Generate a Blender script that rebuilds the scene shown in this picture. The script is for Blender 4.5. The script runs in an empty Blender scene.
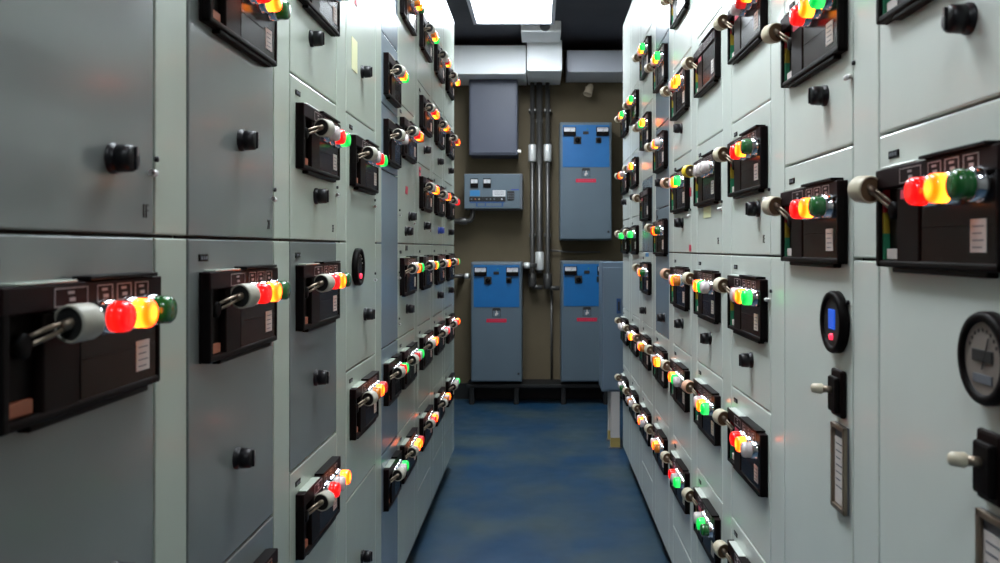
import bpy, bmesh, math, random
from mathutils import Vector, Matrix
random.seed(7)
sc = bpy.context.scene
col = sc.collection
EYE = 1.33
XL, XR = 0.52, 0.51
PI = math.pi

# ------------------------------------------------------------------ materials
def mat(name, color, rough=0.5, metal=0.0, emit=None, estr=0.0, noise=0.0, nscale=8.0, coat=0.0, bump=0.0, spec=0.5):
    m = bpy.data.materials.new(name); m.use_nodes = True
    nt = m.node_tree; b = nt.nodes['Principled BSDF']
    b.inputs['Base Color'].default_value = (*color, 1)
    b.inputs['Roughness'].default_value = rough
    b.inputs['Metallic'].default_value = metal
    b.inputs['Specular IOR Level'].default_value = spec
    if coat: b.inputs['Coat Weight'].default_value = coat; b.inputs['Coat Roughness'].default_value = 0.12
    if emit: b.inputs['Emission Color'].default_value = (*emit, 1); b.inputs['Emission Strength'].default_value = estr
    if noise or bump:
        tc = nt.nodes.new('ShaderNodeTexCoord'); n = nt.nodes.new('ShaderNodeTexNoise')
        n.inputs['Scale'].default_value = nscale; n.inputs['Detail'].default_value = 5
        nt.links.new(tc.outputs['Object'], n.inputs['Vector'])
        if noise:
            r = nt.nodes.new('ShaderNodeValToRGB')
            r.color_ramp.elements[0].position = 0.3; r.color_ramp.elements[1].position = 0.7
            r.color_ramp.elements[0].color = (*[c*(1-noise) for c in color], 1)
            r.color_ramp.elements[1].color = (*[min(1, c*(1+noise)) for c in color], 1)
            nt.links.new(n.outputs['Fac'], r.inputs['Fac']); nt.links.new(r.outputs['Color'], b.inputs['Base Color'])
        if bump:
            bp = nt.nodes.new('ShaderNodeBump'); bp.inputs['Strength'].default_value = bump; bp.inputs['Distance'].default_value = 0.004
            nt.links.new(n.outputs['Fac'], bp.inputs['Height']); nt.links.new(bp.outputs['Normal'], b.inputs['Normal'])
    return m

def lens_mat(name, core, edge, strength):
    """A lit lamp lens: the bulb sits in the middle of the lens, so it glows hottest there."""
    m = mat(name, edge, 0.2, coat=0.6)
    nt = m.node_tree; b = nt.nodes['Principled BSDF']
    tc = nt.nodes.new('ShaderNodeTexCoord')
    d = nt.nodes.new('ShaderNodeVectorMath'); d.operation = 'DISTANCE'
    d.inputs[1].default_value = (0, -0.017, 0)
    nt.links.new(tc.outputs['Object'], d.inputs[0])
    r = nt.nodes.new('ShaderNodeMapRange')
    r.inputs['From Min'].default_value = 0.0175; r.inputs['From Max'].default_value = 0.0225
    nt.links.new(d.outputs['Value'], r.inputs['Value'])
    mx = nt.nodes.new('ShaderNodeMix'); mx.data_type = 'RGBA'
    mx.inputs[6].default_value = (*core, 1); mx.inputs[7].default_value = (*edge, 1)
    nt.links.new(r.outputs['Result'], mx.inputs[0]); nt.links.new(mx.outputs[2], b.inputs['Emission Color'])
    b.inputs['Emission Strength'].default_value = strength
    return m

M = dict(
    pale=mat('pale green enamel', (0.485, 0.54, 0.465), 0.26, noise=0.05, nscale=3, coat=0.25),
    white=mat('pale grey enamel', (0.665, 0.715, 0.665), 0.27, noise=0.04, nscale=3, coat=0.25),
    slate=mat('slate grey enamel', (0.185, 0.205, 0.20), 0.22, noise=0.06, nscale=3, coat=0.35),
    bluegrey=mat('blue grey enamel', (0.22, 0.28, 0.33), 0.25, noise=0.05, nscale=3, coat=0.3),
    gap=mat('door gap seal', (0.03, 0.022, 0.018), 0.7),
    black=mat('black moulded plastic', (0.004, 0.003, 0.003), 0.5, spec=0.08),
    gloss=mat('glossy dark cover', (0.007, 0.003, 0.0025), 0.26, spec=0.12),
    brown=mat('dark brown plastic', (0.008, 0.0045, 0.004), 0.45, spec=0.08),
    header=mat('header strip', (0.012, 0.005, 0.0055), 0.5, spec=0.08),
    frame_w=mat('label outline print', (0.33, 0.27, 0.27), 0.5),
    ink=mat('black ink', (0.01, 0.01, 0.01), 0.6),
    bone=mat('bone plastic', (0.60, 0.54, 0.40), 0.38, noise=0.08, nscale=60),
    bone_l=mat('bone plastic pale', (0.44, 0.42, 0.35), 0.45, noise=0.08, nscale=60),
    peach=mat('peach plastic', (0.72, 0.40, 0.26), 0.38),
    yellow=mat('yellow plastic', (0.75, 0.55, 0.02), 0.4),
    capbrown=mat('brown grip core', (0.17, 0.11, 0.06), 0.4),
    steel=mat('zinc steel', (0.55, 0.53, 0.50), 0.3, metal=0.9),
    bronze=mat('bronzed steel', (0.30, 0.24, 0.18), 0.35, metal=0.8),
    chrome=mat('chrome bezel', (0.85, 0.86, 0.9), 0.12, metal=1.0),
    paper=mat('white paper', (0.62, 0.56, 0.53), 0.6),
    note=mat('cream paper', (0.70, 0.70, 0.42), 0.6),
    redtag=mat('red tag', (0.55, 0.01, 0.05), 0.4),
    pink=mat('pink red tape', (0.55, 0.06, 0.10), 0.4),
    orange=mat('orange label', (0.40, 0.12, 0.06), 0.5),
    s_red=mat('scale red', (0.45, 0.02, 0.03), 0.4),
    s_yel=mat('scale yellow', (0.35, 0.25, 0.02), 0.4),
    s_grn=mat('scale green', (0.02, 0.20, 0.10), 0.4),
    knob=mat('black knob', (0.006, 0.006, 0.008), 0.4, spec=0.3),
    blueknob=mat('blue handle', (0.02, 0.05, 0.3), 0.4),
    pinw=mat('white pin', (0.75, 0.75, 0.75), 0.35),
    bluepanel=mat('bright blue panel', (0.003, 0.115, 0.33), 0.4, noise=0.05, nscale=12),
    darkblue=mat('dark blue print', (0.02, 0.07, 0.2), 0.4),
    midblue=mat('mid blue print', (0.03, 0.2, 0.45), 0.4),
    meterface=mat('white meter face', (0.6, 0.6, 0.62), 0.35),
    chgrey=mat('charger grey enamel', (0.095, 0.13, 0.16), 0.4, noise=0.04, nscale=4),
    boxgrey=mat('lilac grey enamel', (0.055, 0.062, 0.095), 0.45, noise=0.05, nscale=4),
    slim=mat('pale blue grey enamel', (0.13, 0.18, 0.24), 0.4, noise=0.04, nscale=4),
    wall=mat('olive brown wall paint', (0.115, 0.088, 0.05), 0.8, noise=0.14, nscale=2.2, bump=0.3),
    sidewall=mat('dull grey wall paint', (0.25, 0.25, 0.23), 0.8, noise=0.1, nscale=2),
    darkskirt=mat('black skirting', (0.006, 0.006, 0.006), 0.6),
    ceil=mat('dark ceiling', (0.06, 0.062, 0.08), 0.8, noise=0.15, nscale=3),
    duct=mat('white duct enamel', (0.90, 0.92, 0.94), 0.4),
    ductgrey=mat('pale grey duct', (0.60, 0.62, 0.70), 0.4),
    pipe=mat('conduit steel', (0.11, 0.105, 0.10), 0.32, metal=0.6),
    fit=mat('bright fitting', (0.75, 0.75, 0.73), 0.3, metal=0.3),
    tan=mat('tan metal', (0.40, 0.33, 0.24), 0.5),
    light=mat('light diffuser', (0.9, 0.9, 0.9), 0.5, emit=(0.86, 0.94, 1.0), estr=24.0),
    vent=mat('dim grey', (0.12, 0.13, 0.15), 0.6),
    gface=mat('grey gauge face', (0.20, 0.17, 0.15), 0.35),
    screen=mat('lit blue screen', (0.01, 0.03, 0.2), 0.2, emit=(0.02, 0.16, 1.0), estr=0.5),
    redled=mat('lit red led', (0.5, 0.02, 0.05), 0.3, emit=(1.0, 0.03, 0.08), estr=1.6),
    yfoot=mat('yellow foot paint', (0.45, 0.33, 0.10), 0.5),
    legw=mat('white leg paint', (0.62, 0.58, 0.55), 0.45),
    l_amber=lens_mat('amber lens lit', (1.0, 0.30, 0.016), (1.0, 0.05, 0.0), 6.5),
    l_red=lens_mat('red lens lit', (1.0, 0.007, 0.004), (0.40, 0.002, 0.002), 2.2),
    l_reddim=lens_mat('red lens dim', (0.5, 0.01, 0.01), (0.3, 0.004, 0.004), 0.9),
    l_green=lens_mat('green lens lit', (0.05, 1.0, 0.16), (0.0, 0.45, 0.05), 1.3),
    u_red=mat('red lens', (0.35, 0.008, 0.008), 0.2, coat=0.6),
    u_amber=mat('amber lens', (0.75, 0.22, 0.02), 0.2, coat=0.6),
    u_green=mat('green lens', (0.008, 0.13, 0.02), 0.2, coat=0.6),
    u_clear=mat('milky lens', (0.7, 0.62, 0.62), 0.2, coat=0.6),
)
def floor_material():
    m = mat('blue floor paint', (0.03, 0.10, 0.2), 0.33)
    nt = m.node_tree; b = nt.nodes['Principled BSDF']
    tc = nt.nodes.new('ShaderNodeTexCoord')
    n1 = nt.nodes.new('ShaderNodeTexNoise'); n1.inputs['Scale'].default_value = 2.3; n1.inputs['Detail'].default_value = 6
    r1 = nt.nodes.new('ShaderNodeValToRGB')
    r1.color_ramp.elements[0].position = 0.38; r1.color_ramp.elements[0].color = (0.008, 0.045, 0.105, 1)
    r1.color_ramp.elements[1].position = 0.66; r1.color_ramp.elements[1].color = (0.045, 0.075, 0.088, 1)
    nt.links.new(tc.outputs['Object'], n1.inputs['Vector']); nt.links.new(n1.outputs['Fac'], r1.inputs['Fac'])
    nt.links.new(r1.outputs['Color'], b.inputs['Base Color'])
    n2 = nt.nodes.new('ShaderNodeTexNoise'); n2.inputs['Scale'].default_value = 9
    r2 = nt.nodes.new('ShaderNodeMapRange'); r2.inputs['To Min'].default_value = 0.25; r2.inputs['To Max'].default_value = 0.5
    nt.links.new(tc.outputs['Object'], n2.inputs['Vector']); nt.links.new(n2.outputs['Fac'], r2.inputs['Value'])
    nt.links.new(r2.outputs['Result'], b.inputs['Roughness'])
    return m
M['floor'] = floor_material()

# ------------------------------------------------------------------ mesh builder
class MB:
    def __init__(s):
        s.bm = bmesh.new(); s.mats = []
    def mi(s, m):
        if m not in s.mats: s.mats.append(m)
        return s.mats.index(m)
    def _merge(s, t, m, smooth=False):
        i = s.mi(m)
        for f in t.faces: f.material_index = i; f.smooth = smooth
        me = bpy.data.meshes.new('t'); t.to_mesh(me); t.free()
        s.bm.from_mesh(me); bpy.data.meshes.remove(me)
    def box(s, x0, x1, y0, y1, z0, z1, m, bev=0.0, seg=2):
        t = bmesh.new(); bmesh.ops.create_cube(t, size=1)
        for v in t.verts:
            v.co = ((x0+x1)/2 + v.co.x*abs(x1-x0), (y0+y1)/2 + v.co.y*abs(y1-y0), (z0+z1)/2 + v.co.z*abs(z1-z0))
        if bev: bmesh.ops.bevel(t, geom=list(t.edges), offset=bev, segments=seg, affect='EDGES', profile=0.5)
        s._merge(t, m); return s
    def lathe(s, prof, m, c=(0, 0, 0), axis=(0, -1, 0), n=24, a=None):
        """prof: list of (distance along axis, radius)"""
        q = Vector((0, 0, 1)).rotation_difference(Vector(axis).normalized())
        t = bmesh.new(); rings = []
        for d, r in prof:
            if r <= 1e-6: rings.append([t.verts.new(Vector(c) + q @ Vector((0, 0, d)))])
            else: rings.append([t.verts.new(Vector(c) + q @ Vector((r*math.cos(2*PI*k/n), r*math.sin(2*PI*k/n), d))) for k in range(n)])
        for A, B in zip(rings, rings[1:]):
            for k in range(n):
                k2 = (k+1) % n
                if len(A) == 1 and len(B) == 1: continue
                if len(A) == 1: t.faces.new((A[0], B[k], B[k2]))
                elif len(B) == 1: t.faces.new((A[k], A[k2], B[0]))
                else: t.faces.new((A[k], A[k2], B[k2], B[k]))
        bmesh.ops.recalc_face_normals(t, faces=list(t.faces))
        s._merge(t, m, True); return s
    def tube(s, pts, r, m, n=12, cap=True):
        t = bmesh.new(); rings = []; P = [Vector(p) for p in pts]
        up = None
        for i, p in enumerate(P):
            d = (P[min(i+1, len(P)-1)] - P[max(i-1, 0)]).normalized()
            if up is None: up = d.orthogonal().normalized()
            up = (up - d*up.dot(d)).normalized(); w = d.cross(up)
            rings.append([t.verts.new(p + up*r*math.cos(2*PI*k/n) + w*r*math.sin(2*PI*k/n)) for k in range(n)])
        for A, B in zip(rings, rings[1:]):
            for k in range(n): t.faces.new((A[k], A[(k+1) % n], B[(k+1) % n], B[k]))
        if cap: t.faces.new(rings[0][::-1]); t.faces.new(rings[-1])
        bmesh.ops.recalc_face_normals(t, faces=list(t.faces))
        s._merge(t, m, True); return s
    def mesh(s, name):
        me = bpy.data.meshes.new(name); s.bm.to_mesh(me); s.bm.free()
        for m in s.mats: me.materials.append(m)
        return me

def rounded(pts, rad, seg=5):
    """polyline with rounded corners"""
    P = [Vector(p) for p in pts]; out = [P[0]]
    for i in range(1, len(P)-1):
        a, b = (P[i-1]-P[i]), (P[i+1]-P[i]); r = min(rad, a.length*.45, b.length*.45)
        A, B = P[i] + a.normalized()*r, P[i] + b.normalized()*r
        for k in range(seg+1):
            u = k/seg; out.append(A*(1-u)**2 + P[i]*2*u*(1-u) + B*u*u)
    out.append(P[-1]); return out

def obj(name, me, parent=None, loc=(0, 0, 0), label=None, rot=None):
    o = bpy.data.objects.new(name, me); col.objects.link(o)
    o.location = loc
    if rot: o.rotation_euler = rot
    if parent: o.parent = parent
    if label: o['label'] = label
    return o
def thing(name, label, cat, loc=(0, 0, 0), rz=0.0, group=None, me=None):
    o = bpy.data.objects.new(name, me); col.objects.link(o)
    o.location = loc; o.rotation_euler = (0, 0, rz); o['label'] = label; o['category'] = cat
    if group: o['group'] = group
    return o
def struct(name, mb):
    o = obj(name, mb.mesh(name)); o['kind'] = 'structure'; return o
_cache = {}
def cached(key, fn):
    if key not in _cache: _cache[key] = fn()
    return _cache[key]
def text_mesh(s, size, m, key):
    def f():
        c = bpy.data.curves.new('txt', 'FONT'); c.body = s; c.size = size; c.extrude = 0.0004; c.align_x = 'CENTER'
        o = bpy.data.objects.new('txt', c); col.objects.link(o)
        dg = bpy.context.evaluated_depsgraph_get(); me = bpy.data.meshes.new_from_object(o.evaluated_get(dg))
        bpy.data.objects.remove(o); me.materials.clear(); me.materials.append(m)
        return me
    return cached(key, f)

# ------------------------------------------------------------------ room
YW = 7.5; HC = 3.08; YB = -1.3; XW = 1.08
struct('floor', MB().box(-XW, XW, YB, YW, -0.06, 0, M['floor']))
struct('ceiling', MB().box(-XW, XW, YB, YW, HC, HC+0.06, M['ceil']))
struct('wall_back', MB().box(-XW-.06, XW+.06, YW, YW+0.06, 0, HC, M['wall']))
struct('wall_left', MB().box(-XW-0.06, -XW, YB, YW, 0, HC, M['sidewall']))
struct('wall_right', MB().box(XW, XW+0.06, YB, YW, 0, HC, M['sidewall']))
struct('wall_front', MB().box(-XW-.06, XW+.06, YB-0.06, YB, 0, HC, M['sidewall']))
struct('baseboard_back', MB().box(-XW, XW, YW-0.02, YW, 0, 0.14, M['darkskirt'], .004))

# ------------------------------------------------------------------ breaker unit
UW, UH = 0.335, 0.14
def unit_mesh(w, side):
    def f():
        b = MB(); K = M['black']
        b.box(0, w, -.004, 0, -UH, 0, K, .001)
        b.box(0, .013, -.018, -.003, -UH, 0, K, .003)                      # left rim
        b.box(w-.009, w, -.017, -.003, -UH, 0, K, .003)                    # right rim
        b.box(0, w, -.018, -.003, -.028, 0, M['header'], .002)             # header
        b.box(0, w, -.017, -.003, -UH, -UH+.010, K, .003)
        b.box(.07, .138, -.016, -.003, -UH+.006, -.030, M['brown'], .002)
        b.box(.142, w-.010, -.0145, -.003, -UH+.006, -.030, M['gloss'], .002)
        b.box(.05, w-.03, -.014, 0, -UH-.007, -UH, K, .002)                # lower lip
        b.box(.15, w-.02, -.022, 0, .001, .0055, K, .001)                  # rain flap over the header
        b.box(.02, .13, -.018, 0, .0002, .003, M['pale' if side == 'left' else 'white'], .001)
        b.box(.022, .062, -.010, -.003, -UH+.011, -UH+.026, M['orange'] if side == 'left' else M['paper'], .001)
        b.box(.145, w-.012, -.0152, -.0140, -.087, -.0865, M['brown'])     # joint line in the cover
        return b.mesh('breaker_unit')
    return cached(('unit', round(w, 3), side), f)
def scale_mesh():
    b = MB(); b.box(.0135, .019, -.0125, -.0035, -.062, -.029, M['s_red']); b.box(.0135, .019, -.0125, -.0035, -.092, -.062, M['s_yel'])
    b.box(.0135, .019, -.0125, -.0035, -UH+.01, -.092, M['s_grn']); return b.mesh('position_scale')
def frame_rect(b, x0, x1, z0, z1, y, t, m):
    b.box(x0, x1, y-.0006, y, z1-t, z1, m); b.box(x0, x1, y-.0006, y, z0, z0+t, m)
    b.box(x0, x0+t, y-.0006, y, z0, z1, m); b.box(x1-t, x1, y-.0006, y, z0, z1, m)
def strip_mesh():
    b = MB(); y = -.018; F = M['frame_w']
    for x0, x1 in ((.085, .150), (.170, .205), (.215, .250), (.260, .295)):
        frame_rect(b, x0, x1, -.025, -.005, y, .0012, F)
        c = (x0+x1)/2
        b.box(c-.007, c+.005, y-.0006, y, -.012, -.009, F); b.box(c-.004, c+.007, y-.0006, y, -.020, -.016, F)
    return b.mesh('label_strip')
def sticker_mesh():
    b = MB(); b.box(.27, .305, -.0153, -.0144, -.118, -.080, M['paper'])
    for k in range(4): b.box(.275, .30-.004*(k % 2), -.0156, -.0153, -.089-.008*k, -.0875-.008*k, M['vent'])
    return b.mesh('sticker')
def tape_mesh():
    return MB().box(.085, .125, -.0172, -.0158, -.046, -.034, M['pink']).mesh('red_tape')
def lamp_mesh(kind):
    def f():
        lm = {'R': 'l_red', 'r': 'l_reddim', 'a': 'u_amber', 'A': 'l_amber', 'G': 'l_green', 'x': 'u_red', 'g': 'u_green', 'w': 'u_clear'}[kind]
        b = MB(); R = .018
        b.lathe([(0.0, .021), (.006, .021), (.008, .0195), (.014, .0195), (.015, .0165), (.013, .0165)], M['chrome'])
        b.lathe([(.012, R*.93), (.0175, R), (.020, R), (.0212, R*.965), (.0225, R), (.027, R), (.0315, R*.95), (.0345, R*.80), (.036, R*.5), (.0365, 0)], M[lm], n=28)
        return b.mesh('indicator_lamp')
    return cached(('lamp', kind), f)
def arm_dir(sgn): return Vector((.70*sgn, -.50, .32 if sgn > 0 else .66)).normalized()
def arm_mesh(sgn):
    def f():
        b = MB(); d = arm_dir(sgn); side = d.cross(Vector((0, 0, 1))).normalized()
        o = Vector((.045, -.004, -.060))
        b.lathe([(0, .013), (.008, .013), (.010, .010), (.010, 0)], M['black'], c=o)
        for k in (-1, 1):
            off = Vector((0, 0, 1))*.0045*k
            b.tube([o+off, o+off+d*.03, o+off*.6+d*.062], .0028, M['bronze'], n=8)
        b.tube([o+d*.045, o+d*.065], .006, M['bronze'], n=10)
        return b.mesh('handle_arm')
    return cached(('arm', sgn), f)
def grip_mesh(sgn, mm, ring):
    def f():
        b = MB(); d = arm_dir(sgn); o = Vector((.045, -.004, -.060)) + d*.052
        # grip: collar facing the viewer of the lever, tapered body, rounded tip; axis leans further along the panel than the arm
        ax = Vector((.96*sgn, -.26, .09 if sgn < 0 else .04)).normalized(); R = .0205
        b.lathe([(.004, R*.84), (0, R*.86), (0, R*.96), (.003, R), (.027, R*.97), (.0315, R*.88), (.033, R*.6), (.033, 0)], M[mm], c=o, axis=ax, n=28)
        b.lathe([(.002, 0), (.002, R*.87)], M['ink'] if ring else M['capbrown'], c=o, axis=ax, n=28)
        sx = ax.orthogonal()
        if not ring: b.tube([o+ax*.0015-Vector((0, 0, .008)), o+ax*.0015+Vector((0, 0, .008))], .0016, M['ink'], n=6)
        return b.mesh('handle_grip')
    return cached(('grip', sgn, mm, ring), f)
def add_unit(cab, x0, h, side, lamps='RAg', w=UW, grip=None, handle=True, tape=True, lod=2):
    z = EYE + h
    u = obj('breaker_unit', unit_mesh(w, side), cab, (x0, 0, z))
    k = w/UW
    sgn = 1 if side == 'left' else -1
    if k > .9:
        obj('position_scale', cached('scale', scale_mesh), u)
        obj('label_strip', cached('strip', strip_mesh), u)
        obj('sticker', cached('sticker', sticker_mesh), u)
        if tape and side == 'right': obj('red_tape', cached('tape', tape_mesh), u)
    for i, c in enumerate(lamps):
        if c == '-': continue
        lb = {'R': 'glowing red lamp', 'r': 'dim red lamp', 'A': 'lit amber lamp', 'a': 'unlit amber lamp', 'G': 'lit green lamp', 'x': 'unlit red lamp', 'g': 'unlit green lamp', 'w': 'milky unlit lamp'}[c]
        obj('indicator_lamp', lamp_mesh(c), u, ((.185+.055*i)*k - (.02 if k < .9 else 0), -.0150, -.042), lb)
    if handle:
        g = grip or ('bone_l' if side == 'left' else 'bone')
        obj('handle_arm', arm_mesh(sgn), u)
        obj('handle_grip', grip_mesh(sgn, g, side == 'left'), u, label={'peach': 'peach coloured grip', 'yellow': 'yellow grip'}.get(g))
    return u

# ------------------------------------------------------------------ small door fittings
def knob_mesh(m='knob'):
    def f():
        b = MB(); K = M[m]
        b.lathe([(0, .019), (.005, .019), (.007, .012), (.008, .013), (.009, .0175), (.025, .0165), (.028, .0135), (.0285, 0)], K, n=24)
        b.box(-.0025, .0025, -.031, -.026, -.014, .014, K, .001)
        b.box(-.0012, .0012, -.0318, -.0305, .003, .013, M['frame_w'])
        return b.mesh('rotary_knob')
    return cached(('knob', m), f)
def pin_mesh():
    b = MB(); b.lathe([(0, .0045), (.012, .0045), (.014, .003), (.014, 0)], M['pinw'], axis=(1, 0, 0), c=(-.014, -.006, 0), n=12)
    b.tube([(0, 0, 0), (0, -.006, 0)], .004, M['steel'], n=10)
    b.lathe([(0, .004), (.004, .004), (.005, 0)], M['knob'], c=(.010, 0, .020), n=12)
    return b.mesh('hinge_pin')
def gauge_mesh(kind):
    def f():
        b = MB(); R = .053
        b.lathe([(0, R*.9), (.002, R), (.013, R), (.017, R*.96), (.017, R*.80), (.012, R*.76)], M['black'], n=40)
        face = {'grey': 'gface', 'blue': 'ink', 'dark': 'gloss'}[kind]
        b.lathe([(.013, 0), (.013, R*.78)], M[face], n=40)
        if kind == 'grey':
            b.box(-.022, .022, -.0150, -.0132, -.004, .010, M['ink'], .001)
            for k in range(9):
                a = PI*(.15+.7*k/8); b.box(math.cos(a)*.032-.001, math.cos(a)*.032+.001, -.0140, -.0131, math.sin(a)*.032-.002, math.sin(a)*.032+.002, M['ink'])
            b.tube([(0, -.0145, -.012), (.014, -.0145, .024)], .0009, M['ink'], n=6)
            b.box(-.02, .02, -.0145, -.0131, -.028, -.018, M['vent'])
        elif kind == 'blue':
            b.box(-.016, .016, -.0145, -.0118, -.012, .022, M['screen'], .002)
            b.lathe([(.013, .006), (.017, .005), (.018, 0)], M['redled'], c=(0, 0, -.025), n=14)
        else:
            for k in range(7):
                a = PI*(.1+.8*k/6); b.box(math.cos(a)*.033-.0015, math.cos(a)*.033+.0015, -.0140, -.0131, math.sin(a)*.033-.002, math.sin(a)*.033+.002, M['paper'])
            b.lathe([(.013, .008), (.017, .007), (.018, 0)], M['redled'], c=(.004, 0, -.026), n=14)
        return b.mesh('round_gauge')
    return cached(('gauge', kind), f)
def lever_mesh():
    b = MB(); b.box(-.026, .026, -.010, 0, -.040, .040, M['brown'], .004); b.box(-.020, .020, -.018, -.008, -.032, .028, M['black'], .004)
    b.tube([(0, -.016, .005), (-.002, -.024, .006), (-.004, -.030, .006)], .006, M['bronze'], n=10)
    b.lathe([(0, .006), (.005, .009), (.019, .008), (.022, .005), (.022, 0)], M['bone'], c=(-.004, -.028, .006), axis=(-.55, -.8, 0), n=16)
    return b.mesh('lever_switch')
def card_mesh():
    b = MB(); frame = M['bronze']
    b.box(-.032, .032, -.004, 0, -.072, .072, M['vent'], .001)
    for a in ((-.032, -.024, -.072, .072), (.024, .032, -.072, .072), (-.032, .032, .064, .072), (-.032, .032, -.072, -.064)):
        b.box(a[0], a[1], -.010, -.003, a[2], a[3], frame, .001)
    b.box(-.022, .022, -.0055, -.004, -.062, .050, M['paper'])
    for k in range(7): b.box(-.016, .016-.006*(k % 3), -.006, -.0055, .038-.012*k, .040-.012*k, M['vent'])
    return b.mesh('card_holder')
def plate_mesh():
    b = MB(); b.box(-.017, .017, -.002, 0, -.0055, .0055, M['black'], .0006)
    for k in (-1, 0, 1): b.box(k*.009-.003, k*.009+.003, -.0026, -.002, -.0025, .0025, M['vent'])
    return b.mesh('number_plate')
def slotdoor(w, h, m, T=.018):
    b = MB(); b.box(-w/2, w/2, 0, T, -h/2, h/2, M[m], .0028, 2)
    # folded flange set back behind the face
    b.box(-w/2+.006, w/2-.006, T-.001, T+.006, -h/2+.006, h/2-.006, M['gap'])
    return b.mesh('panel_door')

# ------------------------------------------------------------------ cabinets
D = 0.46; TOP = 1.37
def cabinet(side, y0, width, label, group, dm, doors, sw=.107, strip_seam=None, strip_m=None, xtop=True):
    """side row; y0 = end of the section nearest the photographer; doors: list of dicts with absolute heights about the eye"""
    yc = y0 + width/2
    if side == 'left': cab = thing('switchgear_cabinet', label, 'cabinet', (-XL, yc, 0), PI/2, group)
    else: cab = thing('switchgear_cabinet', label, 'cabinet', (XR, yc, 0), -PI/2, group)
    W = width; sm = strip_m or ('pale' if side == 'left' else 'white')
    g = .002
    b = MB(); b.box(-W/2+.0005, W/2-.0005, .0235, D, .10, EYE+TOP, M[sm], .002); b.box(-W/2+.004, W/2-.004, .021, .0236, .11, EYE+TOP-.01, M['gap'])
    obj('cabinet_body', b.mesh('cabinet_body'), cab)
    obj('plinth', MB().box(-W/2+.0005, W/2-.0005, .045, D, 0, .0995, M['darkskirt']).mesh('plinth'), cab)
    dw = W - sw; x0 = -W/2
    seam = (.016 if side == 'left' else -.018) if strip_seam is None else strip_seam
    if sw > 0:
        for a, c in ((.11-EYE, seam), (seam, TOP)):
            obj('wireway_cover', slotdoor(sw-2*g, c-a-2*g, sm), cab, (x0+dw+sw/2, 0, EYE+(a+c)/2))
    for d in doors:
        t, bt = d['r']
        cx = x0 + dw/2
        dr = obj('panel_door', slotdoor(dw-2*g, t-bt-2*g, d.get('m', dm)), cab, (cx, 0, EYE+(t+bt)/2))
        zc = (t+bt)/2
        if 'u' in d:
            uw = d.get('uw', UW)
            add_unit(cab, x0 + (dw-uw)/2 + d.get('dx', 0.005), d['u'], side, d.get('l', 'RAg'), uw, d.get('grip'))
            if uw > .3: obj('number_plate', cached('plate', plate_mesh), dr, (-dw/2+.055, 0, d['u']+.022-zc))
        for kx, kh, *km in d.get('k', []):
            obj('rotary_knob', knob_mesh(km[0] if km else 'knob'), dr, (kx-dw/2, 0, kh-zc), label='blue rotary handle' if km else None)
        for gx, gh, gk in d.get('g', []):
            obj('round_gauge', gauge_mesh(gk), dr, (gx-dw/2, 0, gh-zc), label={'blue': 'round gauge with a lit blue screen', 'grey': 'round gauge with a grey face', 'dark': 'round gauge with a dark face'}[gk])
        for px, ph in d.get('p', []):
            obj('hinge_pin', cached('pin', pin_mesh), dr, (px-dw/2, 0, ph-zc))
        if 'lever' in d:
            obj('lever_switch', cached('lever', lever_mesh), dr, (d['lever'][0]-dw/2, 0, d['lever'][1]-zc))
            obj('card_holder', cached('card', card_mesh), dr, (d['lever'][0]-dw/2+.005, 0, d['lever'][1]-.125-zc))
        for nx, nh, nw, nn, nm, nname in d.get('n', []):
            o = obj(nname, MB().box(-nw/2, nw/2, -.0015, 0, -nn/2, nn/2, M[nm], .0004).mesh(nname), dr, (nx-dw/2, 0, nh-zc))
        if 'txt' in d:
            s, tx, th = d['txt']
            o = obj('door_number', text_mesh(s, .026, M['ink'], ('t', s)), dr, (tx-dw/2, -.0006, th-zc), rot=(PI/2, 0, 0))
            o.scale = (.75, 1, 1)
    return cab

TOPF = TOP
P = .35
def std(seam, p, upper, lower, **kw):
    """regular stack of compartments above and below the seam, each with a unit; upper/lower: lists of per-door dicts"""
    out = []
    z = seam
    for d in upper:
        d = dict(d); d['r'] = (z+p, z)
        if d.pop('unit', True): d['u'] = z+p-.056
        out.append(d); z += p
    out.append({'r': (TOP, z)})
    z = seam
    for d in lower:
        d = dict(d); d['r'] = (z, z-p)
        if d.pop('unit', True): d['u'] = z-.053
        out.append(d); z -= p
    out.append({'r': (z, .11-EYE)})
    return out
LG = None
yL = [0.637, 1.148+.108, 1.768, 2.28]
PH = [(.385, .098)]
# --- left row -------------------------------------------------------------
PL = .517
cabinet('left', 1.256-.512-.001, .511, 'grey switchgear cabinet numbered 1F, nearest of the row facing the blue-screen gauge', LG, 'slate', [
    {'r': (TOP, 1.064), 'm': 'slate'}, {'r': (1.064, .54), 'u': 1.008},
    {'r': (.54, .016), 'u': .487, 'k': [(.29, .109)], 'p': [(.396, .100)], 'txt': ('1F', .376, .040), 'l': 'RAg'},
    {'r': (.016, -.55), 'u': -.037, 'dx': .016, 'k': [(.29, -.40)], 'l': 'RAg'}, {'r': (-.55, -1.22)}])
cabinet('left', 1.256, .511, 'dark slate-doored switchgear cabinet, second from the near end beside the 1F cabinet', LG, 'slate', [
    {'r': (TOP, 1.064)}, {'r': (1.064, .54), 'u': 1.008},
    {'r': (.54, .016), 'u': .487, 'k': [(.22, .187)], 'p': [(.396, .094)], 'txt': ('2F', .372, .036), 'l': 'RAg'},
    {'r': (.016, -.52), 'u': -.037, 'k': [(.20, -.36)], 'l': 'RAg'}, {'r': (-.52, -1.22), 'u': -.575}])
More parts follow.
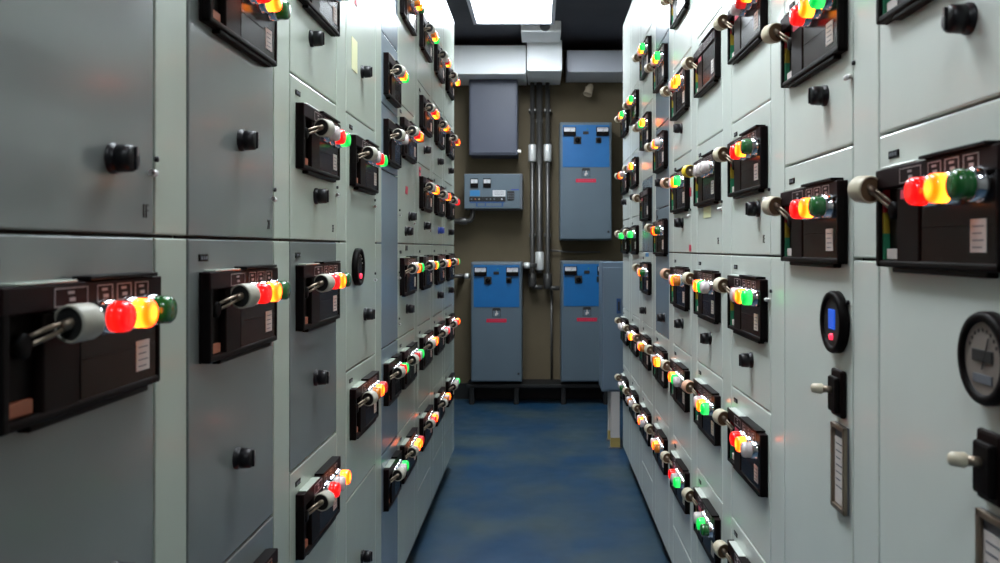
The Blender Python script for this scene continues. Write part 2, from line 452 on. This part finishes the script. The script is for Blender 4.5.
cabinet('left', 1.768, .511, 'pale switchgear cabinet with a small knob under its breaker and slate lower door', LG, 'pale', [
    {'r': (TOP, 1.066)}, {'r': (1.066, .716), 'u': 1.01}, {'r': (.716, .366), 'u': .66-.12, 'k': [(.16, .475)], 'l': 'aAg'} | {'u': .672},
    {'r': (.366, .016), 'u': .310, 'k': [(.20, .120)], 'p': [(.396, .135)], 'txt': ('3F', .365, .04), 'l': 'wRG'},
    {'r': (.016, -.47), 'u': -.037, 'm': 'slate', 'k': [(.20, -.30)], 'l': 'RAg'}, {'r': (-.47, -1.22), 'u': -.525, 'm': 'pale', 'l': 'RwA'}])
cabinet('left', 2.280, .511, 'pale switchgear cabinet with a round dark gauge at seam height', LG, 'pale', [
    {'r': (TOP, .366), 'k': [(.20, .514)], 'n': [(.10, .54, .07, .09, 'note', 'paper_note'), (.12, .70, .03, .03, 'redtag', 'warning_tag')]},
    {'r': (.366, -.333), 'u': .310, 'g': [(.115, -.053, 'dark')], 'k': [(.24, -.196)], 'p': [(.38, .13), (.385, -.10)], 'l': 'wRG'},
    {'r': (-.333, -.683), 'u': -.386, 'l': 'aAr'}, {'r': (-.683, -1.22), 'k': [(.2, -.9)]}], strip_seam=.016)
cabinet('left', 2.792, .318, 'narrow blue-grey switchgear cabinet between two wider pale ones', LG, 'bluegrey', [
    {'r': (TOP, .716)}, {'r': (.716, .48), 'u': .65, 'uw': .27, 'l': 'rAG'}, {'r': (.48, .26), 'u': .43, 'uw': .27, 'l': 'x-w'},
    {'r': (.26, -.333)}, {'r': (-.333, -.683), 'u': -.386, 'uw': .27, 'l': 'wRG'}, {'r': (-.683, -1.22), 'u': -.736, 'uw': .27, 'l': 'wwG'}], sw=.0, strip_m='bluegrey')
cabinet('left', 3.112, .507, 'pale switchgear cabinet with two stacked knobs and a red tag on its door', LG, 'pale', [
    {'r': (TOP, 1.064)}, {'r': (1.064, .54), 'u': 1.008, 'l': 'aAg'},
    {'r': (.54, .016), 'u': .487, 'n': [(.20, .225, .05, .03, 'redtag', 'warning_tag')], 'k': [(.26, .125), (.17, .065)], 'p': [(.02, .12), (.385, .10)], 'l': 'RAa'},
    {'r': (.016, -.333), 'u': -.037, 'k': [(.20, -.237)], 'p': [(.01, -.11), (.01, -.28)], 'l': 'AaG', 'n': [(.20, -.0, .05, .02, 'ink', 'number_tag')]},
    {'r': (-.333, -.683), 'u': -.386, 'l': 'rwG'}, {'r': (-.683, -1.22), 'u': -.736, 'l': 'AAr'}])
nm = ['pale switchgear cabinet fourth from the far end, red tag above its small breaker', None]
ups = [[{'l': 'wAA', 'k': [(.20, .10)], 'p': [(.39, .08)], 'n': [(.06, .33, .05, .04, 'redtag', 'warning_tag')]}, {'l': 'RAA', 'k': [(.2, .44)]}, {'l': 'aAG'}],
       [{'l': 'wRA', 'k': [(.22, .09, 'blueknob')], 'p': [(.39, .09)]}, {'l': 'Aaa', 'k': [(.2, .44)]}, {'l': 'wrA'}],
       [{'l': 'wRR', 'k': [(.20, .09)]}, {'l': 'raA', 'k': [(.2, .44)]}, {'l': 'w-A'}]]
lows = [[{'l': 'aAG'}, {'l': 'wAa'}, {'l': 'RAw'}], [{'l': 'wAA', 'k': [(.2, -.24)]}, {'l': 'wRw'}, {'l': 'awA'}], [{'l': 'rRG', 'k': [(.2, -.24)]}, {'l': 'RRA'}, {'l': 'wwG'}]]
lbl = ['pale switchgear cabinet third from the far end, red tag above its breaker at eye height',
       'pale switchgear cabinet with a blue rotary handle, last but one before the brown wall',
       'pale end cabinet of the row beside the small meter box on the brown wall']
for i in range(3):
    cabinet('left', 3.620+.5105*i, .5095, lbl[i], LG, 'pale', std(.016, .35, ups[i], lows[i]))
    
# --- right row -------------------------------------------------------------
w = .4935
def R(i): return .785 + .494*i
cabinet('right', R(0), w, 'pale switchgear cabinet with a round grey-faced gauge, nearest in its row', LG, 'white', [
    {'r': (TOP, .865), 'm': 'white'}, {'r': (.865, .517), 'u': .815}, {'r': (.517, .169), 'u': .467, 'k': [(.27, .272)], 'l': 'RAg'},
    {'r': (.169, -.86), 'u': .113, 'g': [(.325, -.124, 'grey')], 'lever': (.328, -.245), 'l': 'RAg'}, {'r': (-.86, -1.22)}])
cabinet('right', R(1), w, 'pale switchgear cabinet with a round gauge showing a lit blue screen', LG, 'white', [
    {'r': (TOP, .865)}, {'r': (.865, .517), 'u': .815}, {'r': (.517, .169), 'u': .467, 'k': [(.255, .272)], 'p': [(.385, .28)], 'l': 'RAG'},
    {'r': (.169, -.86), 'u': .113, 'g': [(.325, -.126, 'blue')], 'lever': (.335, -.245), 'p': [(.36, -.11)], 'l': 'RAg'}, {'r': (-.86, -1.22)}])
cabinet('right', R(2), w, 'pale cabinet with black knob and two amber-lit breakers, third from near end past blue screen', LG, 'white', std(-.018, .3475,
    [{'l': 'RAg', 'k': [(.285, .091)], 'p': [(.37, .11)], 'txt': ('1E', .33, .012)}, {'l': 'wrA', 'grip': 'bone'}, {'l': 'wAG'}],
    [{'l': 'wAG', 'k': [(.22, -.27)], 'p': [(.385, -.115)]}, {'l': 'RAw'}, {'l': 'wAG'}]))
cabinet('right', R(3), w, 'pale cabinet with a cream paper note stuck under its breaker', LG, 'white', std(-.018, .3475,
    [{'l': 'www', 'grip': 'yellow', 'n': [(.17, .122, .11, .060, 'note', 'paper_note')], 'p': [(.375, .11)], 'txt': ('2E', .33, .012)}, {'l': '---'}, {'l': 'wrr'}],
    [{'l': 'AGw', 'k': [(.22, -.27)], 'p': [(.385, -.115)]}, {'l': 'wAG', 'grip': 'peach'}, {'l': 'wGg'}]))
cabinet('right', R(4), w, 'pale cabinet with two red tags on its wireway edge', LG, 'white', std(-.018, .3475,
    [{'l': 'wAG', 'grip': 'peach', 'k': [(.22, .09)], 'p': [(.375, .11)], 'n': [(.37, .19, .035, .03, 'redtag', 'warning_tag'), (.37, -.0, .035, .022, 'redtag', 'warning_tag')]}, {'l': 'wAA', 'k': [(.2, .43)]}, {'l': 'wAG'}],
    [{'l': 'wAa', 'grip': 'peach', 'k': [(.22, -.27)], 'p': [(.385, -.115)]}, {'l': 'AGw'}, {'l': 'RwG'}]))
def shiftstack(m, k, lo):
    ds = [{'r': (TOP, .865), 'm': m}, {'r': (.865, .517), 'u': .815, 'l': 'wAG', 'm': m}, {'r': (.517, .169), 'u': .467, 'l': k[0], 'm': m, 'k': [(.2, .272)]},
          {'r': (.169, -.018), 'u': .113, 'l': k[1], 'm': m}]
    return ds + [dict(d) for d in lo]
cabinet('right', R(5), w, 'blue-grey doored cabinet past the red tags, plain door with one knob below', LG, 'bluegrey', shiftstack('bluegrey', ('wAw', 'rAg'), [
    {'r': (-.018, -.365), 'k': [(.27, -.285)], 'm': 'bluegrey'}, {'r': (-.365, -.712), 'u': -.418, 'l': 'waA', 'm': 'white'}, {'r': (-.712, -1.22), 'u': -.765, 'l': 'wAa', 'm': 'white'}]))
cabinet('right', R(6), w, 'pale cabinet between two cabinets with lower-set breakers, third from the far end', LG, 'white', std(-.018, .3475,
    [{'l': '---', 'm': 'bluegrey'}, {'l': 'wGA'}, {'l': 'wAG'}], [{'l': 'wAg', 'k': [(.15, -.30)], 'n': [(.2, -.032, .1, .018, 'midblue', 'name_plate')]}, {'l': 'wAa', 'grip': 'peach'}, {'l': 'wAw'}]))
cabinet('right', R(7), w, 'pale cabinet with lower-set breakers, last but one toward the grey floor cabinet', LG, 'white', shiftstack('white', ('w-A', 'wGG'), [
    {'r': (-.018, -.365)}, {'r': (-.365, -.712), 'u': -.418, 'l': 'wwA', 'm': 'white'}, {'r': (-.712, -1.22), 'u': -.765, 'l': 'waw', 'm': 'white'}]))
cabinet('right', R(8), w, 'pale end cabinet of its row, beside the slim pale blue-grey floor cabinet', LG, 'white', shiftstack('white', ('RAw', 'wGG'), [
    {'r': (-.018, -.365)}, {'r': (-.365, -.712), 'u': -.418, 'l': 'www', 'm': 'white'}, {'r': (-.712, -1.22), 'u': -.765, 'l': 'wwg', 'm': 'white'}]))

# ------------------------------------------------------------------ far wall
def wx(px, z): return (px-540)/850*z
def wh(py, z): return EYE + (248-py)/850*z
def charger(px0, px1, py0, py1, label, right_meter=True):
    z = 7.15; x0, x1, t, b = wx(px0, z), wx(px1, z), wh(py0, z), wh(py1, z)
    r = thing('battery_charger', label, 'electrical box', ((x0+x1)/2, YW, b)); W = x1-x0; H = t-b; f = -(YW-z)
    obj('housing', MB().box(-W/2, W/2, f+.012, -.001, 0, H, M['chgrey'], .006).mesh('housing'), r)
    bp = .36
    d = obj('front_door', MB().box(-W/2+.008, W/2-.008, f, f+.012, .01, H-.012, M['chgrey'], .004).mesh('front_door'), r)
    obj('door_lock', MB().lathe([(0, .009), (.006, .009), (.007, 0)], M['ink'], n=14).mesh('door_lock'), d, (W/2-.03, f, .07))
    lb = MB(); ph = H-.02-bp
    frame_rect(lb, -.035, .035, ph-.085, ph-.015, f, .004, M['ink']); lb.box(-.03, .03, f-.0008, f, ph-.03, ph-.008, M['ink'])
    lb.box(-.004, .006, f-.0012, f, ph-.05, ph-.03, M['paper']); lb.box(-.012, .002, f-.0012, f, ph-.072, ph-.05, M['paper']); lb.box(.002, .014, f-.0012, f, ph-.062, ph-.048, M['paper'])
    obj('warning_symbol', lb.mesh('warning_symbol'), d)
    rl = MB(); rl.box(-.085, .085, f-.002, f, ph-.128, ph-.098, M['redtag'], .001)
    for k in range(7): rl.box(-.065+.019*k, -.054+.019*k, f-.0026, f-.002, ph-.117, ph-.109, M['pink'])
    obj('danger_label', rl.mesh('danger_label'), d)
    p = obj('control_panel', MB().box(-W/2+.022, W/2-.022, f-.004, f, H-.02-bp, H-.025, M['bluepanel'], .001).mesh('control_panel'), r)
    y = f-.004
    def meter(xc, w):
        m = MB(); m.box(xc-w/2, xc+w/2, y-.018, y, H-.118, H-.045, M['black'], .003); m.box(xc-w/2+.006, xc+w/2-.006, y-.0195, y-.018, H-.083, H-.050, M['meterface'])
        m.tube([(xc, y-.0200, H-.084), (xc+.012, y-.0200, H-.060)], .0012, M['ink'], n=6)
        m.box(xc-w/2+.014, xc+w/2-.014, y-.0200, y-.0195, H-.058, H-.056, M['ink'])
        obj('panel_meter', m.mesh('panel_meter'), p)
    meter(-W/2+.080, .105); 
    if right_meter: meter(W/2-.080, .105)
    for xc, zc, s in ((-.072, H-.155, .032), (.105, H-.155, .024)):
        m = MB(); m.box(xc-s, xc+s, y-.010, y, zc-s, zc+s, M['ink'], .004); m.lathe([(0, s*.7), (.018, s*.6), (.019, 0)], M['black'], c=(xc, y-.009, zc), n=18)
        m.box(xc-.003, xc+.003, y-.034, y-.026, zc-s*.6, zc+s*.6, M['black'], .001)
        obj('selector_switch', m.mesh('selector_switch'), p)
    m = MB(); m.box(-.025, .022, y-.008, y, H-.105, H-.080, M['ink'], .003); m.lathe([(0, .006), (.006, .005), (.007, 0)], M['s_grn'], c=(.012, y, H-.062), n=12)
    obj('push_button', m.mesh('push_button'), p)
    return r
charger(471, 522, 262, 382, 'grey wall box with blue panel and two white meters, left of the conduits')
charger(560, 612, 122, 240, 'grey wall box with blue panel mounted high, right of the conduits')
charger(561, 613, 261, 382, 'grey wall box with blue panel partly behind the slim floor cabinet')

# plain upper box
z = 7.2; x0, x1, t, b = wx(469, z), wx(517.5, z), wh(79, z), wh(155, z)
r = thing('junction_box', 'large plain lilac-grey wall box above the small meter box', 'electrical box', ((x0+x1)/2, YW, b)); W = x1-x0; H = t-b
obj('housing', MB().box(-W/2, W/2, -.288, -.001, 0, H, M['boxgrey'], .006).mesh('housing'), r)
obj('cover', MB().box(-W/2+.012, W/2-.012, -.300, -.288, .015, H-.015, M['boxgrey'], .004).mesh('cover'), r)
obj('latch', MB().box(-.01, .03, -.02, .02, -.012, .012, M['steel'], .003).mesh('latch'), r, (W/2, -.26, .035))
# meter box
z = 7.2; x0, x1, t, b = wx(464.3, z), wx(520, z), wh(174, z), wh(208.5, z)
r = thing('meter_panel', 'small grey wall panel with two white meters and a row of switches', 'electrical box', ((x0+x1)/2, YW, b)); W = x1-x0; H = t-b; y = -.300
obj('housing', MB().box(-W/2, W/2+.02, -.285, -.001, -.004, H+.004, M['vent'], .005).mesh('housing'), r)
fp = obj('front_panel', MB().box(-W/2, W/2, y, -.284, 0, H, M['chgrey'], .004).mesh('front_panel'), r)
def q(u0, v0, u1, v1, d, m, b, bev=.001):   # rectangle of the front panel, in fractions of its width and height from the top left corner
    b.box(-W/2+u0*W, -W/2+u1*W, y-d, y, H-v1*H, H-v0*H, M[m], bev)
for u in (.11, .34):
    m_ = MB(); q(u, .13, u+.14, .40, .014, 'black', m_, .002); q(u+.01, .16, u+.13, .27, .0155, 'meterface', m_, 0)
    m_.box(-W/2+(u+.065)*W, -W/2+(u+.07)*W, y-.016, y, H-.26*H, H-.18*H, M['ink']); obj('panel_meter', m_.mesh('panel_meter'), fp)
m_ = MB(); q(.10, .47, .28, .64, .002, 'midblue', m_); obj('name_plate', m_.mesh('name_plate'), fp, label='mid blue name plate')
m_ = MB(); q(.51, .47, .74, .65, .003, 'meterface', m_); 
for k in range(3): m_.box(-W/2+.54*W, -W/2+.71*W, y-.0036, y-.003, H-(.52+.04*k)*H, H-(.51+.04*k)*H, M['vent'])
obj('name_plate', m_.mesh('name_plate'), fp, label='white name plate')
m_ = MB(); q(.09, .66, .74, .80, .006, 'ink', m_)
for k, c in enumerate(['vent', 'orange', 'tan', 'ink', 'vent', 'vent', 'vent', 'ink', 'meterface']):
    m_.lathe([(0, .007), (.010, .006), (.011, 0)], M[c], c=(-W/2+(.13+.068*k)*W, y-.006, H-.73*H), n=12)
obj('switch_row', m_.mesh('switch_row'), fp)
m_ = MB(); q(.10, .80, .72, .84, .002, 'darkblue', m_); q(.21, .84, .24, .95, .002, 'darkblue', m_, 0); q(.21, .93, .70, .95, .002, 'darkblue', m_, 0); q(.67, .84, .70, .95, .002, 'darkblue', m_, 0); q(.37, .84, .39, .94, .002, 'darkblue', m_, 0)
obj('blue_diagram', m_.mesh('blue_diagram'), fp)
m_ = MB(); q(.77, .50, .90, .76, .010, 'ink', m_, .003)
for a in range(3):
    for c in range(3): m_.box(-W/2+(.785+.04*a)*W, -W/2+(.805+.04*a)*W, y-.013, y-.010, H-(.59+.07*c)*H, H-(.555+.07*c)*H, M['vent'], .001)
obj('keypad', m_.mesh('keypad'), fp)
m_ = MB(); q(.84, .44, .98, .47, .002, 's_blue' if 's_blue' in M else 'blueknob', m_, 0); obj('blue_stripe', m_.mesh('blue_stripe'), fp)

# conduits
def conduit(label, pts, r, couplings=(), m='pipe', rad=.05, clips=()):
    t = thing('conduit', label, 'pipe', pts[0]); o = Vector(pts[0])
    P_ = [tuple(Vector(p)-o) for p in pts]
    obj('pipe', MB().tube(rounded(P_, rad), r, M[m]).mesh('pipe'), t)
    for c, d, L, rr, mm in couplings:
        c = Vector(c)-o
        b = MB(); b.lathe([(-L/2, r*.98), (-L/2, rr*.85), (-L/2+.01, rr), (L/2-.01, rr), (L/2, rr*.85), (L/2, r*.98)], M[mm], c=c, axis=d, n=16)
        obj('coupling', b.mesh('coupling'), t)
    for c in clips:
        c = Vector(c)-o
        obj('clip', MB().box(c.x-.03, c.x+.03, c.y, YW-o.y-.001, c.z-.012, c.z+.012, M['pipe'], .003).mesh('clip'), t)
    return t
zc = 7.38
def wp(px, py, z=zc): return (wx(px, z), z, wh(py, z))
conduit('leftmost of three upright steel conduits, with bright coupling', [wp(532.3, 82.8), wp(532.3, 277), wp(532.3, 287), wp(542.3, 287.2)], .019,
        [(wp(532.3, 153), (0, 0, 1), .15, .034, 'fit'), (wp(532.3, 280), (0, 0, 1), .12, .034, 'pipe')], clips=[wp(532.3, 110), wp(532.3, 235)])
conduit('middle upright steel conduit with oval white fitting at its foot', [(wx(539.4, zc), zc, wh(82.8, zc)), (wx(539.4, zc), zc, wh(266, zc)), (wx(539.4, zc), zc, wh(273, zc))], .026,
        [(wp(539.6, 261), (0, 0, 1), .16, .038, 'fit')], clips=[wp(539.4, 120), wp(539.4, 230)])
conduit('rightmost of three upright steel conduits, bending toward the low right box', [wp(547.6, 82.8), wp(547.6, 288), wp(559.5, 288)], .019,
        [(wp(547.6, 153), (0, 0, 1), .15, .034, 'fit'), (wp(547.6, 281), (0, 0, 1), .13, .036, 'pipe')], clips=[wp(547.6, 110), wp(547.6, 235)])
conduit('short level conduit from the low left box to the oval fitting', [wp(523, 265.5, 7.3), wp(537, 265.5, 7.3)], .020, [(wp(527, 265.5, 7.3), (1, 0, 0), .05, .028, 'fit')], clips=[wp(525.5, 265.5, 7.3)])
conduit('level conduit beside the low left box at seam height', [wp(440, 276, 7.3), wp(470.3, 276, 7.3)], .016, [(wp(467, 276, 7.3), (1, 0, 0), .04, .024, 'fit')], clips=[wp(460, 276, 7.3)])
conduit('stub conduit under the small meter panel', [wp(440, 221, 7.3), wp(472, 221, 7.3), wp(473, 209.6, 7.3)], .020, [(wp(463, 221, 7.3), (1, 0, 0), .07, .03, 'pipe')], clips=[wp(456, 221, 7.3)])
conduit('thin cable crossing to the right below the high wall box', [wp(546, 250, 7.45), wp(570, 252, 7.45), wp(600, 252, 7.45)], .008)
conduit('thin cable dropping from the conduits to the black skirting', [wp(551.5, 290, 7.46), wp(551.5, 384, 7.46)], .010)

# slim floor cabinet near the row end
z = 5.62; x0, t, b = wx(602, z), wh(262, z), wh(392, z)
r = thing('floor_cabinet', 'slim pale blue-grey cabinet on white legs at the row end', 'cabinet', (x0+.19, z+.15, 0)); H = t-b
obj('housing', MB().box(-.19, .19, -.138, .15, b, t, M['slim'], .005).mesh('housing'), r)
dr = obj('front_door', MB().box(-.183, .183, -.152, -.139, b+.012, t-.035, M['slim'], .004).mesh('front_door'), r)
m_ = MB(); m_.box(-.014, .014, -.158, -.150, -.05, .05, M['darkblue'], .004); m_.box(-.006, .006, -.168, -.156, -.03, .03, M['ink'], .003)
obj('door_handle', m_.mesh('door_handle'), dr, (-.080, 0, wh(306, z)))
for lx, ly in ((-.10, -.11), (.15, -.11), (-.10, .12), (.15, .12)):
    m_ = MB(); m_.box(lx-.03, lx+.03, ly-.02, ly+.02, .07, b, M['legw'], .003); m_.box(lx-.032, lx+.032, ly-.022, ly+.022, .008, .07, M['yfoot'], .003); m_.box(lx-.042, lx+.042, ly-.03, ly+.03, 0, .008, M['vent'], .002)
    obj('leg', m_.mesh('leg'), r)

# dark steel channel under the wall boxes
m_ = MB(); m_.box(-.62, .60, -.30, -.022, .145, .175, M['darkskirt'], .004)
t_ = thing('support_channel', 'black steel shelf channel under the low wall boxes', 'shelf', (0, YW, 0))
obj('channel', m_.mesh('channel'), t_)
for xx in (-.58, -.2, .2, .56): obj('bracket', MB().box(xx-.02, xx+.02, -.28, -.022, 0, .145, M['darkskirt'], .003).mesh('bracket'), t_)

# ducts and ceiling
def duct(label, px0, px1, py0, py1, z, m, lip=.012):
    x0, x1, t, b = wx(px0, z), wx(px1, z), wh(py0, z), wh(py1, z)
    r = thing('cable_duct', label, 'duct', ((x0+x1)/2, YW, b)); W = x1-x0; H = t-b; f = z-YW
    obj('duct_body', MB().box(-W/2, W/2, f+.004, -.001, 0, H, M[m], .006).mesh('duct_body'), r)
    for s in (-1, 1): obj('flange', MB().box(s*W/2-.015 if s > 0 else -W/2, s*W/2 if s > 0 else -W/2+.015, f-lip, f+.004, .004, H-.004, M[m], .003).mesh('flange'), r)
    return r
duct('white cable duct high on the wall above the lilac-grey box', 430, 526, 45, 74, 7.0, 'duct')
duct('white square duct section in the middle above the conduits', 527, 562, 40, 71, 6.9, 'duct')
duct('pale grey duct section above the high blue-panel box', 567, 650, 50, 72, 7.05, 'ductgrey')
# white box under the ceiling
r = thing('ceiling_box', 'small white box under the ceiling just past the long light', 'electrical box', (wx(541, 6.7), 6.7, HC))
obj('housing', MB().box(-.155, .155, -.17, .17, -.09, -.001, M['duct'], .006).mesh('housing'), r)
obj('round_port', MB().lathe([(0, .04), (.012, .04), (.014, .03), (.014, 0)], M['vent'], c=(.03, -.17, -.045), n=20).mesh('round_port'), r)
# nozzle on wall
z = 7.3
r = thing('wall_spotlight', 'small unlit tan spotlight on the wall under the pale grey duct', 'lamp', (wx(590, z), YW, wh(88, z)))
obj('bracket', MB().box(-.03, .03, -.02, -.001, -.03, .05, M['tan'], .004).tube([(0, -.02, .02), (0, -.1, .03), (0, -.14, .01)], .010, M['tan']).mesh('bracket'), r)
obj('lamp_head', MB().lathe([(0, .018), (.02, .028), (.08, .036), (.10, .040), (.10, .034), (.085, .03), (.085, 0)], M['tan'], c=(.015, -.13, .04), axis=(-.35, -.3, -.9), n=20).mesh('lamp_head'), r)
# ceiling edge beam dark
def ceiling_light(x0, x1, y0, y1, label):
    r = thing('ceiling_light', label, 'lamp', ((x0+x1)/2, (y0+y1)/2, HC)); w, l = (x1-x0)/2, (y1-y0)/2
    b = MB()
    b.box(-w, w, -l, -l+.03, -.07, -.001, M['ductgrey'], .004); b.box(-w, w, l-.03, l, -.07, -.001, M['ductgrey'], .004)
    b.box(-w, -w+.03, -l+.03, l-.03, -.07, -.001, M['ductgrey'], .004); b.box(w-.03, w, -l+.03, l-.03, -.07, -.001, M['ductgrey'], .004)
    obj('frame', b.mesh('frame'), r)
    obj('diffuser', MB().box(-w+.031, w-.031, -l+.031, l-.031, -.06, -.03, M['light'], .003).mesh('diffuser'), r)
ceiling_light(-.50, .11, 4.9, 6.40, 'bright white ceiling light at the far end of the aisle')
ceiling_light(-.50, .11, 1.5, 2.9, 'unseen ceiling light added over the middle of the aisle')  # added out of view, set left to light the right row more
ceiling_light(-.50, .11, -.7, -.2, 'unseen ceiling light added over the photographer')  # added fill above the camera, kept short so near doors stay darker

# ------------------------------------------------------------------ world, camera
wd = bpy.data.worlds.new('World'); sc.world = wd; wd.use_nodes = True
wd.node_tree.nodes['Background'].inputs[0].default_value = (.6, .7, .8, 1); wd.node_tree.nodes['Background'].inputs[1].default_value = 0.05
cam = bpy.data.cameras.new('Camera'); co = bpy.data.objects.new('Camera', cam); col.objects.link(co)
co.location = (0, 0, EYE); co.rotation_euler = (PI/2, 0, 0)
cam.sensor_width = 36; cam.lens = 30.6; cam.shift_x = -.04; cam.shift_y = -.0335; cam.clip_start = .02
cam.dof.use_dof = True; cam.dof.focus_distance = 2.6; cam.dof.aperture_fstop = 7.0
sc.camera = co
sc.view_settings.view_transform = 'Standard'; sc.view_settings.look = 'None'; sc.view_settings.gamma = 1
sc.view_settings.use_curve_mapping = False; sc.view_settings.exposure = 0.12
sc.cycles.use_denoising = True
sc.cycles.max_bounces = 8; sc.cycles.sample_clamp_indirect = 6
